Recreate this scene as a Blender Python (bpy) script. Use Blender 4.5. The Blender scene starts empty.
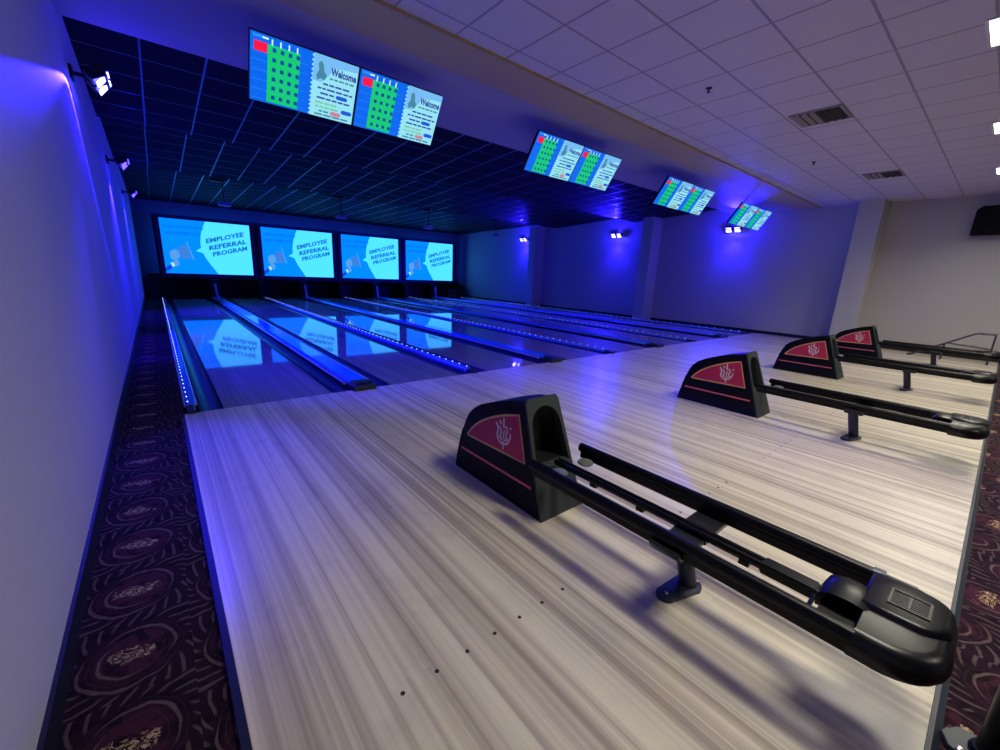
import bpy, bmesh, math, random
from mathutils import Vector, Matrix
random.seed(7)
C = bpy.context.scene.collection
scene = bpy.context.scene
PI = math.pi

# ------------------------------------------------------------------ helpers
def lin(h):
    h = h.lstrip('#')
    v = [int(h[i:i+2], 16) / 255 for i in (0, 2, 4)]
    return tuple([c / 12.92 if c <= .04045 else ((c + .055) / 1.055) ** 2.4 for c in v] + [1.0])

def newmat(name):
    m = bpy.data.materials.new(name); m.use_nodes = True
    nt = m.node_tree; b = nt.nodes['Principled BSDF']
    return m, nt, b

def mat(name, col, rough=.5, metal=0., spec=.5, coat=0., ior=1.5, bump=0., bscale=80., vary=0.):
    """plain procedural paint / plastic / metal with a little noise in it"""
    m, nt, b = newmat(name)
    c = lin(col) if isinstance(col, str) else (*col, 1)
    b.inputs['Base Color'].default_value = c
    b.inputs['Roughness'].default_value = rough; b.inputs['Metallic'].default_value = metal
    b.inputs['Specular IOR Level'].default_value = spec; b.inputs['Coat Weight'].default_value = coat
    b.inputs['IOR'].default_value = ior
    tc = nt.nodes.new('ShaderNodeTexCoord')
    nz = nt.nodes.new('ShaderNodeTexNoise'); nz.inputs['Scale'].default_value = bscale
    nt.links.new(tc.outputs['Object'], nz.inputs['Vector'])
    if bump:
        bp = nt.nodes.new('ShaderNodeBump'); bp.inputs['Strength'].default_value = bump; bp.inputs['Distance'].default_value = .002
        nt.links.new(nz.outputs['Fac'], bp.inputs['Height']); nt.links.new(bp.outputs['Normal'], b.inputs['Normal'])
    if vary:
        mx = nt.nodes.new('ShaderNodeMixRGB'); mx.blend_type = 'MULTIPLY'; mx.inputs[0].default_value = vary
        mx.inputs[1].default_value = c; nt.links.new(nz.outputs['Fac'], mx.inputs[2]); nt.links.new(mx.outputs[0], b.inputs['Base Color'])
    return m

def glow(name, col, s=1.0, blue=1.0):
    """emitter; blue > 1 drives its blue channel past the camera's clipping point"""
    m, nt, b = newmat(name); e = lin(col); k = max(1., blue); e = (e[0]/k, e[1]/k, e[2], 1); s = s*k
    b.inputs['Base Color'].default_value = (.01, .01, .01, 1); b.inputs['Roughness'].default_value = .4
    b.inputs['Specular IOR Level'].default_value = .2
    b.inputs['Emission Color'].default_value = e; b.inputs['Emission Strength'].default_value = s
    return m

class G:
    """tiny node-graph builder"""
    def __init__(s, nt): s.nt = nt
    def n(s, t, **k):
        x = s.nt.nodes.new(t)
        for a, v in k.items(): setattr(x, a, v)
        return x
    def put(s, sock, v):
        if isinstance(v, (int, float, tuple)): sock.default_value = v
        else: s.nt.links.new(v, sock)
    def m(s, op, a, b=0., c=0.):
        x = s.n('ShaderNodeMath', operation=op)
        for i, v in enumerate((a, b, c)): s.put(x.inputs[i], v)
        return x.outputs[0]
    def mix(s, f, a, b, mode='MIX'):
        x = s.n('ShaderNodeMixRGB', blend_type=mode)
        for i, v in enumerate((f, a, b)): s.put(x.inputs[i], v)
        return x.outputs[0]
    def ramp(s, f, stops):
        x = s.n('ShaderNodeValToRGB'); r = x.color_ramp
        while len(r.elements) < len(stops): r.elements.new(.5)
        for e, (p, c) in zip(r.elements, stops): e.position = p; e.color = c
        s.put(x.inputs[0], f); return x.outputs[0]
    def xyz(s):
        tc = s.n('ShaderNodeTexCoord'); sp = s.n('ShaderNodeSeparateXYZ')
        s.nt.links.new(tc.outputs['Object'], sp.inputs[0]); return tc.outputs['Object'], sp.outputs[0], sp.outputs[1], sp.outputs[2]
    def vec(s, x, y, z=0.):
        c = s.n('ShaderNodeCombineXYZ')
        for i, v in enumerate((x, y, z)): s.put(c.inputs[i], v)
        return c.outputs[0]
    def noise(s, v, scale, detail=2., rough=.5, dist=0.):
        x = s.n('ShaderNodeTexNoise'); s.put(x.inputs['Vector'], v)
        x.inputs['Scale'].default_value = scale; x.inputs['Detail'].default_value = detail
        x.inputs['Roughness'].default_value = rough; x.inputs['Distortion'].default_value = dist
        return x.outputs['Fac']
    def white(s, v):
        x = s.n('ShaderNodeTexWhiteNoise', noise_dimensions='2D'); s.put(x.inputs['Vector'], v); return x.outputs['Value']
    def step(s, a, e0, e1):
        x = s.n('ShaderNodeMapRange', interpolation_type='SMOOTHSTEP'); s.put(x.inputs[0], a)
        x.inputs[1].default_value = e0; x.inputs[2].default_value = e1; return x.outputs[0]

# ---- mesh helpers
def add_box(bm, lo, hi, mi=0):
    x0, y0, z0 = lo; x1, y1, z1 = hi
    v = [bm.verts.new(p) for p in ((x0,y0,z0),(x1,y0,z0),(x1,y1,z0),(x0,y1,z0),(x0,y0,z1),(x1,y0,z1),(x1,y1,z1),(x0,y1,z1))]
    fs = [bm.faces.new([v[i] for i in f]) for f in ((3,2,1,0),(4,5,6,7),(0,1,5,4),(1,2,6,5),(2,3,7,6),(3,0,4,7))]
    for f in fs: f.material_index = mi
    return v
def box(lo, hi, bev=0., seg=2):
    bm = bmesh.new(); add_box(bm, lo, hi)
    if bev: bmesh.ops.bevel(bm, geom=bm.edges[:], offset=bev, segments=seg, profile=.7, affect='EDGES')
    return bm
def add_prism(bm, pts, axis, a, b):
    """extrude a closed 2D outline along axis x / y / z from a to b"""
    def P(u, v, w): return {'x': (w, u, v), 'y': (u, w, v), 'z': (u, v, w)}[axis]
    A = [bm.verts.new(P(u, v, a)) for u, v in pts]; B = [bm.verts.new(P(u, v, b)) for u, v in pts]
    n = len(pts); bm.faces.new(A); bm.faces.new(B[::-1])
    for i in range(n): bm.faces.new((A[i], B[i], B[(i+1) % n], A[(i+1) % n]))
def prism(pts, axis, a, b, bev=0., seg=2):
    bm = bmesh.new(); add_prism(bm, pts, axis, a, b)
    bmesh.ops.recalc_face_normals(bm, faces=bm.faces[:])
    if bev: bmesh.ops.bevel(bm, geom=bm.edges[:], offset=bev, segments=seg, profile=.7, affect='EDGES')
    return bm
def add_tube(bm, path, r, n=12, cap=True):
    path = [Vector(p) for p in path]; rings = []
    up = Vector((0, 0, 1))
    for i, p in enumerate(path):
        t = (path[min(i+1, len(path)-1)] - path[max(i-1, 0)]).normalized()
        ref = up if abs(t.dot(up)) < .95 else Vector((1, 0, 0))
        a = t.cross(ref).normalized(); b = a.cross(t).normalized()
        rr = r[i] if isinstance(r, (list, tuple)) else r
        rings.append([bm.verts.new(p + a * math.cos(2*PI*k/n) * rr + b * math.sin(2*PI*k/n) * rr) for k in range(n)])
    for q, w in zip(rings, rings[1:]):
        for k in range(n): bm.faces.new((q[k], q[(k+1) % n], w[(k+1) % n], w[k]))
    if cap: bm.faces.new(rings[0]); bm.faces.new(rings[-1][::-1])
def tube(path, r, n=12):
    bm = bmesh.new(); add_tube(bm, path, r, n); return bm
def add_lathe(bm, prof, c=(0, 0, 0), n=24):
    rings = [[bm.verts.new((c[0] + r*math.cos(2*PI*k/n), c[1] + r*math.sin(2*PI*k/n), c[2] + z)) for k in range(n)] for r, z in prof]
    for q, w in zip(rings, rings[1:]):
        for k in range(n): bm.faces.new((q[k], q[(k+1) % n], w[(k+1) % n], w[k]))
    bm.faces.new(rings[0][::-1]); bm.faces.new(rings[-1])
def lathe(prof, c=(0, 0, 0), n=24):
    bm = bmesh.new(); add_lathe(bm, prof, c, n); return bm
def add_slab(bm, pts, y, t=.002):
    """flat outline in local xz, thin, its face towards -y"""
    add_prism(bm, pts, 'y', y, y + t)
def slab(pts, y, t=.002):
    bm = bmesh.new(); add_slab(bm, pts, y, t); return bm
def rect(x0, z0, x1, z1): return [(x0, z0), (x1, z0), (x1, z1), (x0, z1)]
def obj(name, bm, m, parent=None, smooth=None):
    bmesh.ops.recalc_face_normals(bm, faces=bm.faces[:])
    me = bpy.data.meshes.new(name); bm.to_mesh(me); bm.free()
    o = bpy.data.objects.new(name, me)
    for x in (m if isinstance(m, (list, tuple)) else [m]): me.materials.append(x)
    C.objects.link(o)
    if parent: o.parent = parent
    if smooth:
        for p in me.polygons: p.use_smooth = True
        me.set_sharp_from_angle(angle=math.radians(smooth))
    return o
def tag(o, label, cat, group=None):
    o['label'] = label; o['category'] = cat
    if group: o['group'] = group
    return o
def thing(name, label, cat, loc=(0, 0, 0), group=None):
    o = bpy.data.objects.new(name, None); C.objects.link(o); o.location = loc
    o.empty_display_size = .1
    return tag(o, label, cat, group)
def struct(name, bm, m, parent=None, smooth=None):
    o = obj(name, bm, m, parent, smooth)
    if not parent: o['kind'] = 'structure'
    return o
def dup(root, loc, label):
    """a copy of a thing, its parts and their sub-parts"""
    def cp(o, par):
        c = o.copy(); C.objects.link(c)
        if par: c.parent = par
        for ch in o.children: cp(ch, c)
        return c
    r = cp(root, None); r.location = loc; r['label'] = label
    return r
def text_bm(body, size, bold=0., align='LEFT', spacing=1.0):
    """block lettering as mesh, in local xz facing -y, centred on its own origin"""
    cu = bpy.data.curves.new('t', 'FONT'); cu.body = body; cu.size = size; cu.offset = bold; cu.align_x = align
    cu.space_line = spacing; cu.resolution_u = 2
    t = bpy.data.objects.new('t', cu); C.objects.link(t)
    dg = bpy.context.evaluated_depsgraph_get(); dg.update()
    me = bpy.data.meshes.new_from_object(t.evaluated_get(dg))
    bm = bmesh.new(); bm.from_mesh(me)
    bpy.data.objects.remove(t); bpy.data.curves.remove(cu); bpy.data.meshes.remove(me)
    bmesh.ops.rotate(bm, verts=bm.verts[:], matrix=Matrix.Rotation(PI/2, 3, 'X'), cent=(0, 0, 0))
    return bm
def fit(bm, x0, x1, z0=None, z1=None):
    xs = [v.co.x for v in bm.verts]; zs = [v.co.z for v in bm.verts]
    sx = (x1 - x0) / (max(xs) - min(xs)); a, b = min(xs), min(zs)
    sz = sx if z1 is None else (z1 - z0) / (max(zs) - b)
    for v in bm.verts: v.co.x = x0 + (v.co.x - a) * sx; v.co.z = (z0 or 0) + (v.co.z - b) * sz
    return bm

# ------------------------------------------------------------------ materials
def wood(name, base_hi, base_lo, rough, coat, coat_rough, ior=1.5):
    """pale maple boards running down the alley (y), coated"""
    m, nt, b = newmat(name); g = G(nt); o, x, y, z = g.xyz()
    bi = g.m('FLOOR', g.m('DIVIDE', x, .0271))
    seg = g.m('FLOOR', g.m('ADD', g.m('MULTIPLY', y, .45), g.m('MULTIPLY', g.white(g.vec(bi, 3.)), 9.)))
    tone = g.white(g.vec(bi, seg))
    wide = g.white(g.vec(g.m('FLOOR', g.m('DIVIDE', g.m('ADD', x, .017), .0813)), g.m('FLOOR', g.m('MULTIPLY', y, .11))))
    grain = g.noise(g.vec(g.m('MULTIPLY', x, 55.), g.m('MULTIPLY', y, .7)), 1., 4., .6)
    drift = g.noise(g.vec(g.m('MULTIPLY', x, 9.), g.m('MULTIPLY', y, .12)), 1., 3., .6)
    streak = g.noise(g.vec(g.m('MULTIPLY', x, 30.), g.m('MULTIPLY', y, .1)), 1., 2., .5)
    t = g.m('ADD', g.m('MULTIPLY', tone, .09), g.m('ADD', g.m('MULTIPLY', wide, .17), g.m('ADD', g.m('MULTIPLY', grain, .22), g.m('ADD', g.m('MULTIPLY', drift, .45), g.m('MULTIPLY', streak, .8)))))
    t = g.step(t, .58, 1.1)
    col = g.mix(t, lin(base_lo), lin(base_hi))
    blot = g.noise(o, 3.5, 4., .6)
    col = g.mix(g.m('MULTIPLY', g.step(blot, .5, .75), .22), col, lin('#8d7c7c'))
    nt.links.new(col, b.inputs['Base Color'])
    b.inputs['Roughness'].default_value = rough; b.inputs['Coat Weight'].default_value = coat
    b.inputs['Coat Roughness'].default_value = coat_rough; b.inputs['Coat IOR'].default_value = ior
    b.inputs['Specular IOR Level'].default_value = .3
    return m
M = {}
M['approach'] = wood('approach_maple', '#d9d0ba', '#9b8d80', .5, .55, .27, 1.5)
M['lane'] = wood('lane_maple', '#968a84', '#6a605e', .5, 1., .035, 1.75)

def carpet():
    m, nt, b = newmat('medallion_carpet'); g = G(nt); o, x, y, z = g.xyz()
    wob = g.noise(o, 7., 2.); wob2 = g.noise(o, 11., 2., .5, .4)
    cx, cy = .36, .40
    u0 = g.m('DIVIDE', g.m('ADD', x, .80), cx); col = g.m('FLOOR', u0)
    v0 = g.m('ADD', g.m('DIVIDE', y, cy), g.m('MULTIPLY', col, .35))
    u = g.m('SUBTRACT', g.m('FRACT', u0), .5); v = g.m('SUBTRACT', g.m('FRACT', v0), .5)
    uu = g.m('ADD', u, g.m('MULTIPLY', g.m('SUBTRACT', wob, .5), .10)); vv = g.m('ADD', v, g.m('MULTIPLY', g.m('SUBTRACT', wob2, .5), .10))
    # medallions lean a little
    ru = g.m('ADD', uu, g.m('MULTIPLY', vv, -.25)); rv = g.m('ADD', g.m('MULTIPLY', vv, 1.05), g.m('MULTIPLY', uu, .2))
    r = g.m('SQRT', g.m('ADD', g.m('MULTIPLY', ru, ru), g.m('MULTIPLY', rv, rv)))
    ang = g.m('ARCTAN2', rv, ru)
    fine = g.noise(o, 60., 2.)
    # scrolled flame in the heart of the medallion
    fl = g.m('ADD', g.m('SQRT', g.m('ADD', g.m('MULTIPLY', g.m('MULTIPLY', ru, ru), .45), g.m('MULTIPLY', g.m('MULTIPLY', rv, rv), 1.9))), g.m('MULTIPLY', g.m('SUBTRACT', g.noise(o, 24., 1.), .5), .22))
    scroll = g.noise(g.vec(g.m('MULTIPLY', ru, 1.), g.m('MULTIPLY', rv, 1.7), g.m('MULTIPLY', col, .0)), 8.5, 1., .4, 2.6)
    flame = g.m('MULTIPLY', g.m('SUBTRACT', 1., g.step(fl, .13, .15)), g.m('SUBTRACT', 1., g.step(g.m('ABSOLUTE', g.m('SUBTRACT', scroll, .52)), .035, .06)))
    # two rings, each swelling on one side
    def ring(r0, w0, ph):
        sw = g.m('MAXIMUM', g.m('SINE', g.m('ADD', ang, ph)), 0.)
        return g.m('SUBTRACT', 1., g.step(g.m('SUBTRACT', g.m('ABSOLUTE', g.m('SUBTRACT', r, r0)), g.m('MULTIPLY', sw, w0)), -.008, .006))
    rings = g.m('MAXIMUM', g.m('MULTIPLY', ring(.28, .016, 3.9), .75), g.m('MAXIMUM', g.m('MULTIPLY', ring(.36, .018, .5), .7), g.m('MULTIPLY', ring(.42, .02, 3.5), .6)))
    # feather strokes where the medallions meet
    pl = g.m('MULTIPLY', g.step(g.m('SINE', g.m('ADD', g.m('MULTIPLY', ang, 22.), g.m('MULTIPLY', r, 34.))), .5, .95), g.step(r, .44, .5))
    mark = g.m('MULTIPLY', g.m('MAXIMUM', rings, g.m('MULTIPLY', pl, .55)), g.m('ADD', .45, g.m('MULTIPLY', fine, .7)))
    ground = g.mix(g.step(r, .15, .45), lin('#43202f'), lin('#251420'))
    ground = g.mix(g.m('MULTIPLY', g.step(g.noise(o, 14., 3., .6, .6), .48, .6), .8), ground, lin('#150d16'))
    c = g.mix(mark, ground, lin('#75625f')); c = g.mix(g.m('MULTIPLY', flame, .9), c, lin('#b8a076'))
    nt.links.new(c, b.inputs['Base Color']); b.inputs['Roughness'].default_value = .95; b.inputs['Specular IOR Level'].default_value = .1
    bp = g.n('ShaderNodeBump'); bp.inputs['Strength'].default_value = .5; bp.inputs['Distance'].default_value = .004
    nt.links.new(g.noise(o, 420., 1.), bp.inputs['Height']); nt.links.new(bp.outputs[0], b.inputs['Normal'])
    return m
M['carpet'] = carpet()

def tiles(name, tile, line, size, x0, y0, w, rough, lrough, lmetal=0., seam=None):
    """suspended ceiling: square tiles in a thin grid"""
    m, nt, b = newmat(name); g = G(nt); o, x, y, z = g.xyz()
    def d(c, c0, w):
        f = g.m('FRACT', g.m('ADD', g.m('DIVIDE', g.m('SUBTRACT', c, c0), size), .5))
        return g.m('LESS_THAN', g.m('ABSOLUTE', g.m('SUBTRACT', f, .5)), w / size / 2)
    k = g.m('MAXIMUM', d(x, x0, w), d(y, y0, seam or w))
    t = g.mix(g.m('MULTIPLY', g.noise(o, 60., 3.), .25), lin(tile), (.3 * lin(tile)[0], .3 * lin(tile)[1], .3 * lin(tile)[2], 1))
    nt.links.new(g.mix(k, t, lin(line)), b.inputs['Base Color'])
    nt.links.new(g.m('ADD', rough, g.m('MULTIPLY', k, lrough - rough)), b.inputs['Roughness'])
    nt.links.new(g.m('MULTIPLY', k, lmetal), b.inputs['Metallic'])
    b.inputs['Specular IOR Level'].default_value = .25
    bp = g.n('ShaderNodeBump'); bp.inputs['Strength'].default_value = .6; bp.inputs['Distance'].default_value = .004
    nt.links.new(g.m('ADD', g.m('MULTIPLY', k, -1.), g.m('MULTIPLY', g.noise(o, 150., 2.), .15)), bp.inputs['Height']); nt.links.new(bp.outputs[0], b.inputs['Normal'])
    return m
M['tile_white'] = tiles('white_ceiling_tiles', '#d8d0e2', '#9a92a4', .612, 2.671, -1.84, .022, .9, .6)
M['tile_black'] = tiles('black_ceiling_tiles', '#0b0e1e', '#8494b0', .61, .391, 1.65, .02, .85, .3, .92, .010)
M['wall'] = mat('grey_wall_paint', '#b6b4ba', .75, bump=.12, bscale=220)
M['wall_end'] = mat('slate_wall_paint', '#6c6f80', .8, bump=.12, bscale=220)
M['wall_right'] = mat('pale_wall_paint', '#b4b1b2', .8, bump=.12, bscale=220)
M['pilaster'] = mat('pilaster_paint', '#bcb9bb', .7, bump=.1, bscale=220)
M['soffit'] = mat('soffit_paint', '#a7a5aa', .7, bump=.1, bscale=200)
M['beige'] = mat('beige_trim_paint', '#b8a27c', .75, bump=.1, bscale=200)
M['base'] = mat('black_vinyl_base', '#14151d', .5, bump=.1)
M['edge'] = mat('grey_edge_strip', '#262c3a', .45)
M['pit'] = mat('pit_black', '#08080b', .8)
M['frame'] = mat('screen_frame_black', '#15131f', .5, vary=.3)
M['trim'] = mat('screen_trim_purple', '#4a3f6a', .45)
M['kick'] = mat('kickback_tan_wood', '#7b6048', .6, bump=.2, vary=.4)
M['post'] = mat('pit_post_grey', '#b4b2aa', .5)
M['gutter'] = mat('gutter_grey_plastic', '#20263c', .3, spec=.5, bump=.05)
M['cap'] = mat('divider_blue_enamel', '#2f78ea', .25, coat=.5)
M['capside'] = mat('divider_navy_side', '#12194a', .35)
M['bumper'] = mat('bumper_rail_white', '#c4d2e2', .18, metal=.5)
M['endcap'] = mat('divider_end_black_green', '#1d2a26', .4, bump=.2)
M['led'] = glow('led_point', '#b0d4ff', 3.4)
M['ledbar'] = glow('led_blue_lens', '#0818c0', .35)
M['hood'] = mat('hood_black_plastic', '#06070f', .45, spec=.16, bump=.15, bscale=400)
M['hoodlip'] = mat('hood_grey_green_lip', '#31393b', .5, spec=.3, bump=.15, bscale=400)
M['chute'] = mat('chute_black', '#060608', .6)
M['red'] = mat('hood_panel_crimson', '#b8204c', .42, vary=.1)
M['gold'] = mat('hood_panel_gold', '#dcae66', .45)
M['coral'] = mat('hood_stripe_coral', '#d4606a', .45)
M['silver'] = mat('emblem_silver', '#d8ccd0', .4)
M['rail'] = mat('rail_black_tube', '#05060b', .33, spec=.22, bump=.05)
M['pod'] = mat('pod_gloss_black', '#07080d', .32, spec=.35)
M['grille'] = mat('pod_grille', '#303236', .4)
M['pad'] = mat('rubber_pad_grey', '#5d605e', .6, bump=.3)
M['steel'] = mat('stand_grey_steel', '#34374a', .35, metal=.5)
M['bracket'] = mat('bracket_dark_steel', '#2a2d33', .35, metal=.5)
M['screw'] = mat('bright_screw', '#c9c9c9', .3, metal=.9)
M['dot'] = mat('approach_dot_black', '#141010', .6)
M['bezel'] = mat('monitor_bezel_black', '#0b0c12', .35)
M['lampbody'] = mat('lamp_body_black', '#0e0e14', .4)
M['lens'] = glow('flood_lens', '#f2ecff', 2.6, 12.)
M['lens_dim'] = glow('flood_lens_violet', '#9a70ff', 1.3, 8.)
M['ventbody'] = mat('vent_grey', '#8f8b93', .6)
M['ventdark'] = mat('vent_slot_dark', '#20202a', .7)
M['speaker'] = mat('speaker_black', '#05060a', .6, spec=.15, bump=.3, bscale=500)
M['troffer'] = mat('troffer_white_steel', '#d9d7da', .5)
M['diffuser'] = glow('troffer_diffuser', '#fff8e4', 7.0)
M['chrome'] = mat('chrome_tube', '#c4c4cc', .15, metal=1.)
M['ramptube'] = mat('ramp_grey_tube', '#4a4858', .35, metal=.6)
M['plate'] = mat('grey_cast_plate', '#474d52', .5)
M['proj'] = mat('projector_white', '#8f93ac', .5)
# screens
M['s_blue'] = glow('screen_blue', '#008cff', 1.05, 2.2)
M['s_cyan'] = glow('screen_cyan', '#52e6ff', 1.05, 2.2)
M['s_ink'] = glow('screen_teal_ink', '#1379b4', .9)
M['s_faint'] = glow('screen_faint_ink', '#0468d0', 1.)
M['s_skin'] = glow('screen_pale_blue_grey', '#58a2ea', 1.)
M['s_cuff'] = glow('screen_white_cuff', '#a8ecff', 1.)
M['s_horn'] = glow('screen_mauve', '#3f82da', 1.)
M['s_navy'] = glow('screen_navy', '#0848d8', 1.)
M['m_blue'] = glow('score_blue', '#0068f0', 1.)
M['m_line'] = glow('score_rule_lightblue', '#2c8cff', 1.)
M['m_green'] = glow('score_green', '#10cc70', 1.)
M['m_dot'] = glow('score_navy_box', '#0840a8', 1.)
M['m_red'] = glow('score_red', '#f01444', 1.1)
M['m_pale'] = glow('promo_pale_cyan', '#96e4f6', 1.0)
M['m_mist'] = glow('promo_mist_blue', '#74b8f0', 1.05)
M['m_ink'] = glow('promo_ink_indigo', '#3040a8', .9)
M['m_ink2'] = glow('promo_ink_teal', '#4890a8', .9)
M['m_green2'] = glow('promo_ink_olive', '#78c890', 1.)
M['m_pill'] = glow('promo_pill_blue', '#1858d8', 1.)
M['m_pink'] = glow('promo_pill_rose', '#d080a0', 1.)
M['m_white'] = glow('score_white', '#d0f0ff', 1.1)

# ------------------------------------------------------------------ measures
W = 1.0668; G1 = .7485; G2 = .5211; PITCH = 2*W + G1 + G2
XL, XR = -.80, 14.0
LANE_END = 15.6; YS = 16.216; YB = 16.75
BACK = -4.955; XA = -.325
lanes_x = []
for k in range(4): lanes_x += [k*PITCH, k*PITCH + W + G1]
ZC = 3.60; ZS = 3.60

# ------------------------------------------------------------------ setting
YF = -11.5
struct('floor', box((XL-.3, YF-.2, -.25), (XR+.3, BACK-.02, -.012)), M['carpet'])
struct('floor_carpet_strip', box((XL-.3, BACK-.02, -.25), (XA-.02, YB, -.012)), M['carpet'])
struct('approach', box((XA, BACK, -.2), (13.95, 0, 0)), M['approach'])
bm = bmesh.new(); add_box(bm, (13.32, 0, -.2), (XR+.02, YB, -.005)); add_box(bm, (13.95, -2.6, -.2), (XR+.02, 0, -.005))
struct('floor_curb', bm, M['base'])
struct('trim_1', box((XA-.028, BACK, -.1), (XA-.001, -.1, .004), .003), M['base'])
bm = bmesh.new(); add_prism(bm, [(BACK-.034, -.012), (BACK-.001, -.012), (BACK-.001, .002), (BACK-.014, .003)], 'x', XA, XR)
struct('trim_2', bm, M['edge'])
struct('lane_foundation', box((XA, 0, -.3), (13.32, YB, -.14)), M['pit'])
struct('wall_left', box((XL-.2, YF, -.2), (XL, YB+.2, 4.1)), M['wall'])
struct('baseboard_left', box((XL-.005, YF, -.02), (XL+.014, YB, .1), .004), M['base'])
struct('wall_right', box((XR, YF, -.2), (XR+.2, YB+.2, 4.1)), M['wall_right'])
bm = bmesh.new(); add_box(bm, (XR-.014, -1.95, -.02), (XR+.005, YB, .09)); add_box(bm, (XR-.014, YF, -.02), (XR+.005, -2.43, .09))
struct('baseboard_right', bm, M['base'])
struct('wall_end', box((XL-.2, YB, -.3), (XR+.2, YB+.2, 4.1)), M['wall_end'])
struct('wall_back', box((XL-.2, YF-.2, -.2), (XR+.2, YF, 4.1)), M['wall'])
for i, (y0, y1, xf) in enumerate([(9.62, 10.02, 13.4), (3.66, 4.07, 13.4), (-2.43, -1.95, 13.4)]):
    struct('trim_%d' % (i+3), box((xf, y0, -.01), (XR+.01, y1, 3.64 if y0 > 0 else ZC), .004), M['pilaster'])
struct('ceiling', box((XL-.1, YF-.1, ZC), (XR+.1, -1.0, ZC+.1)), M['tile_white'])
struct('ceiling_soffit', box((XL-.1, -.40, ZS), (XR+.1, 1.27, ZS+.5)), M['soffit'])
struct('trim_6', prism([(-.40, ZS-.004), (-1.0, ZC-.03), (-1.03, ZC-.03), (-1.03, ZC+.12), (-.40, ZC+.12)], 'x', XL-.1, XR+.1), M['beige'])
# baffled black ceiling over the lanes: three leaves, each dropping towards the pins
bm = bmesh.new()
prof = [(1.25, 3.80), (4.8, 3.58), (4.82, 3.58), (4.82, 3.82), (8.85, 3.58), (8.87, 3.58), (8.87, 3.82), (YB+.05, 3.64)]
add_prism(bm, prof + [(YB+.05, 4.1), (1.25, 4.1)], 'x', XL-.1, XR+.1)
struct('ceiling_baffles', bm, M['tile_black'])

# ------------------------------------------------------------------ lanes
nth = ['first', 'second', 'third', 'fourth', 'fifth', 'sixth', 'seventh', 'eighth']
def gutter_bm(x0, w):
    bm = bmesh.new(); n = 10; bot = []
    for i in range(n+1):
        a = PI * i / n; bot.append((x0 + w/2 - math.cos(a) * (w/2), -.008 - .085 * math.sin(a)))
    pts = bot + [(x0 + w, -.12), (x0, -.12)]
    add_prism(bm, pts, 'y', .004, LANE_END + .05)
    return bm
GW = .2
for i, x in enumerate(lanes_x):
    where = 'closest to the left wall' if i == 0 else 'farthest from the left wall' if i == 7 else 'counting from the left wall'
    t = thing('bowling_lane', 'glossy maple bowling lane, ' + (where if i in (0, 7) else '%s from the left wall' % nth[i]), 'lane', (x + W/2, 0, 0), 'bowling lanes side by side')
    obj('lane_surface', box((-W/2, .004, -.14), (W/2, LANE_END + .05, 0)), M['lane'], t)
    for s, gx in ((-1, -W/2 - GW - .003), (1, W/2 + .003)):
        obj('gutter', gutter_bm(gx, GW), M['gutter'], t, 40)
    # aiming arrows and seam marks inlaid near the line are not seen in the photo, so none

def led_bm(x, z, y0, y1, pitch, s=.010):
    bm = bmesh.new(); y = y0
    while y < y1:
        add_box(bm, (x - s/2, y, z), (x + s/2, y + s*1.3, z + s*.7)); y += pitch
    return bm
def wide_divider(xc, label):
    t = thing('lane_divider', label, 'lane divider', (xc, 0, 0), 'wide ball track covers between lanes')
    hw = .135; y0 = .02
    body = [(-hw, -.12), (hw, -.12), (hw, .04), (hw-.03, .068), (-hw+.03, .068), (-hw, .04)]
    obj('track_body', prism(body, 'y', y0+.10, LANE_END), M['capside'], t)
    obj('cover', prism([(-hw+.010, .055), (hw-.010, .055), (hw-.034, .078), (-hw+.034, .078)], 'y', y0+.12, LANE_END), M['cap'], t)
    e = [(-hw-.004, -.1), (hw+.004, -.1), (hw+.006, .045), (hw-.03, .08), (-hw+.03, .08), (-hw-.006, .045)]
    bm = bmesh.new(); n = len(e)
    a = [bm.verts.new((u*.97, -.075, v if v < .05 else v-.018)) for u, v in e]; b = [bm.verts.new((u, .02, v)) for u, v in e]; c = [bm.verts.new((u, .14, v+.004)) for u, v in e]
    for p, q in ((a, b), (b, c)):
        for i in range(n): bm.faces.new((p[i], p[(i+1) % n], q[(i+1) % n], q[i]))
    bm.faces.new(a); bm.faces.new(c[::-1])
    obj('end_cap', bm, M['endcap'], t)
    for s in (-1, 1):
        r = obj('bumper_rail', tube([(s*(hw+.016), y0+.2, .04), (s*(hw+.016), LANE_END, .04)], .018, 10), M['bumper'], t, 60)
    obj('ball_lift_post', prism([(-.06, .55), (.03, .62), (.06, .2), (.12, .0), (.0, .0), (-.01, .15)], 'y', LANE_END-.04, LANE_END+.05), M['post'], t)
    return t
def thin_divider(xc, label, led_side=1, pitch=.2, hw=.032):
    t = thing('lane_divider', label, 'lane divider', (xc, 0, 0), 'narrow lit dividers between lanes')
    body = [(-hw, -.12), (hw, -.12), (hw, .03), (hw-.008, .05), (-hw+.008, .05), (-hw, .03)]
    obj('track_body', prism(body, 'y', .16, LANE_END), M['cap'], t)
    obj('end_cap', prism([(-hw-.004, -.1), (hw+.004, -.1), (hw+.004, .02), (hw-.012, .036), (-hw+.012, .036), (-hw-.004, .02)], 'y', -.03, .17, .004), M['endcap'], t)
    for s in (-1, 1):
        obj('bumper_rail', tube([(s*(hw+.012), .2, .022), (s*(hw+.012), LANE_END, .022)], .012, 10), M['bumper'], t, 60)
    bm = led_bm(led_side*(hw-.012), .052, .24, LANE_END, pitch)
    for f in bm.faces: f.material_index = 1
    add_box(bm, (led_side*(hw-.012)-.006, .2, .049), (led_side*(hw-.012)+.006, LANE_END, .053))
    obj('led_strip', bm, [M['ledbar'], M['led']], t)
    return t
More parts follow.
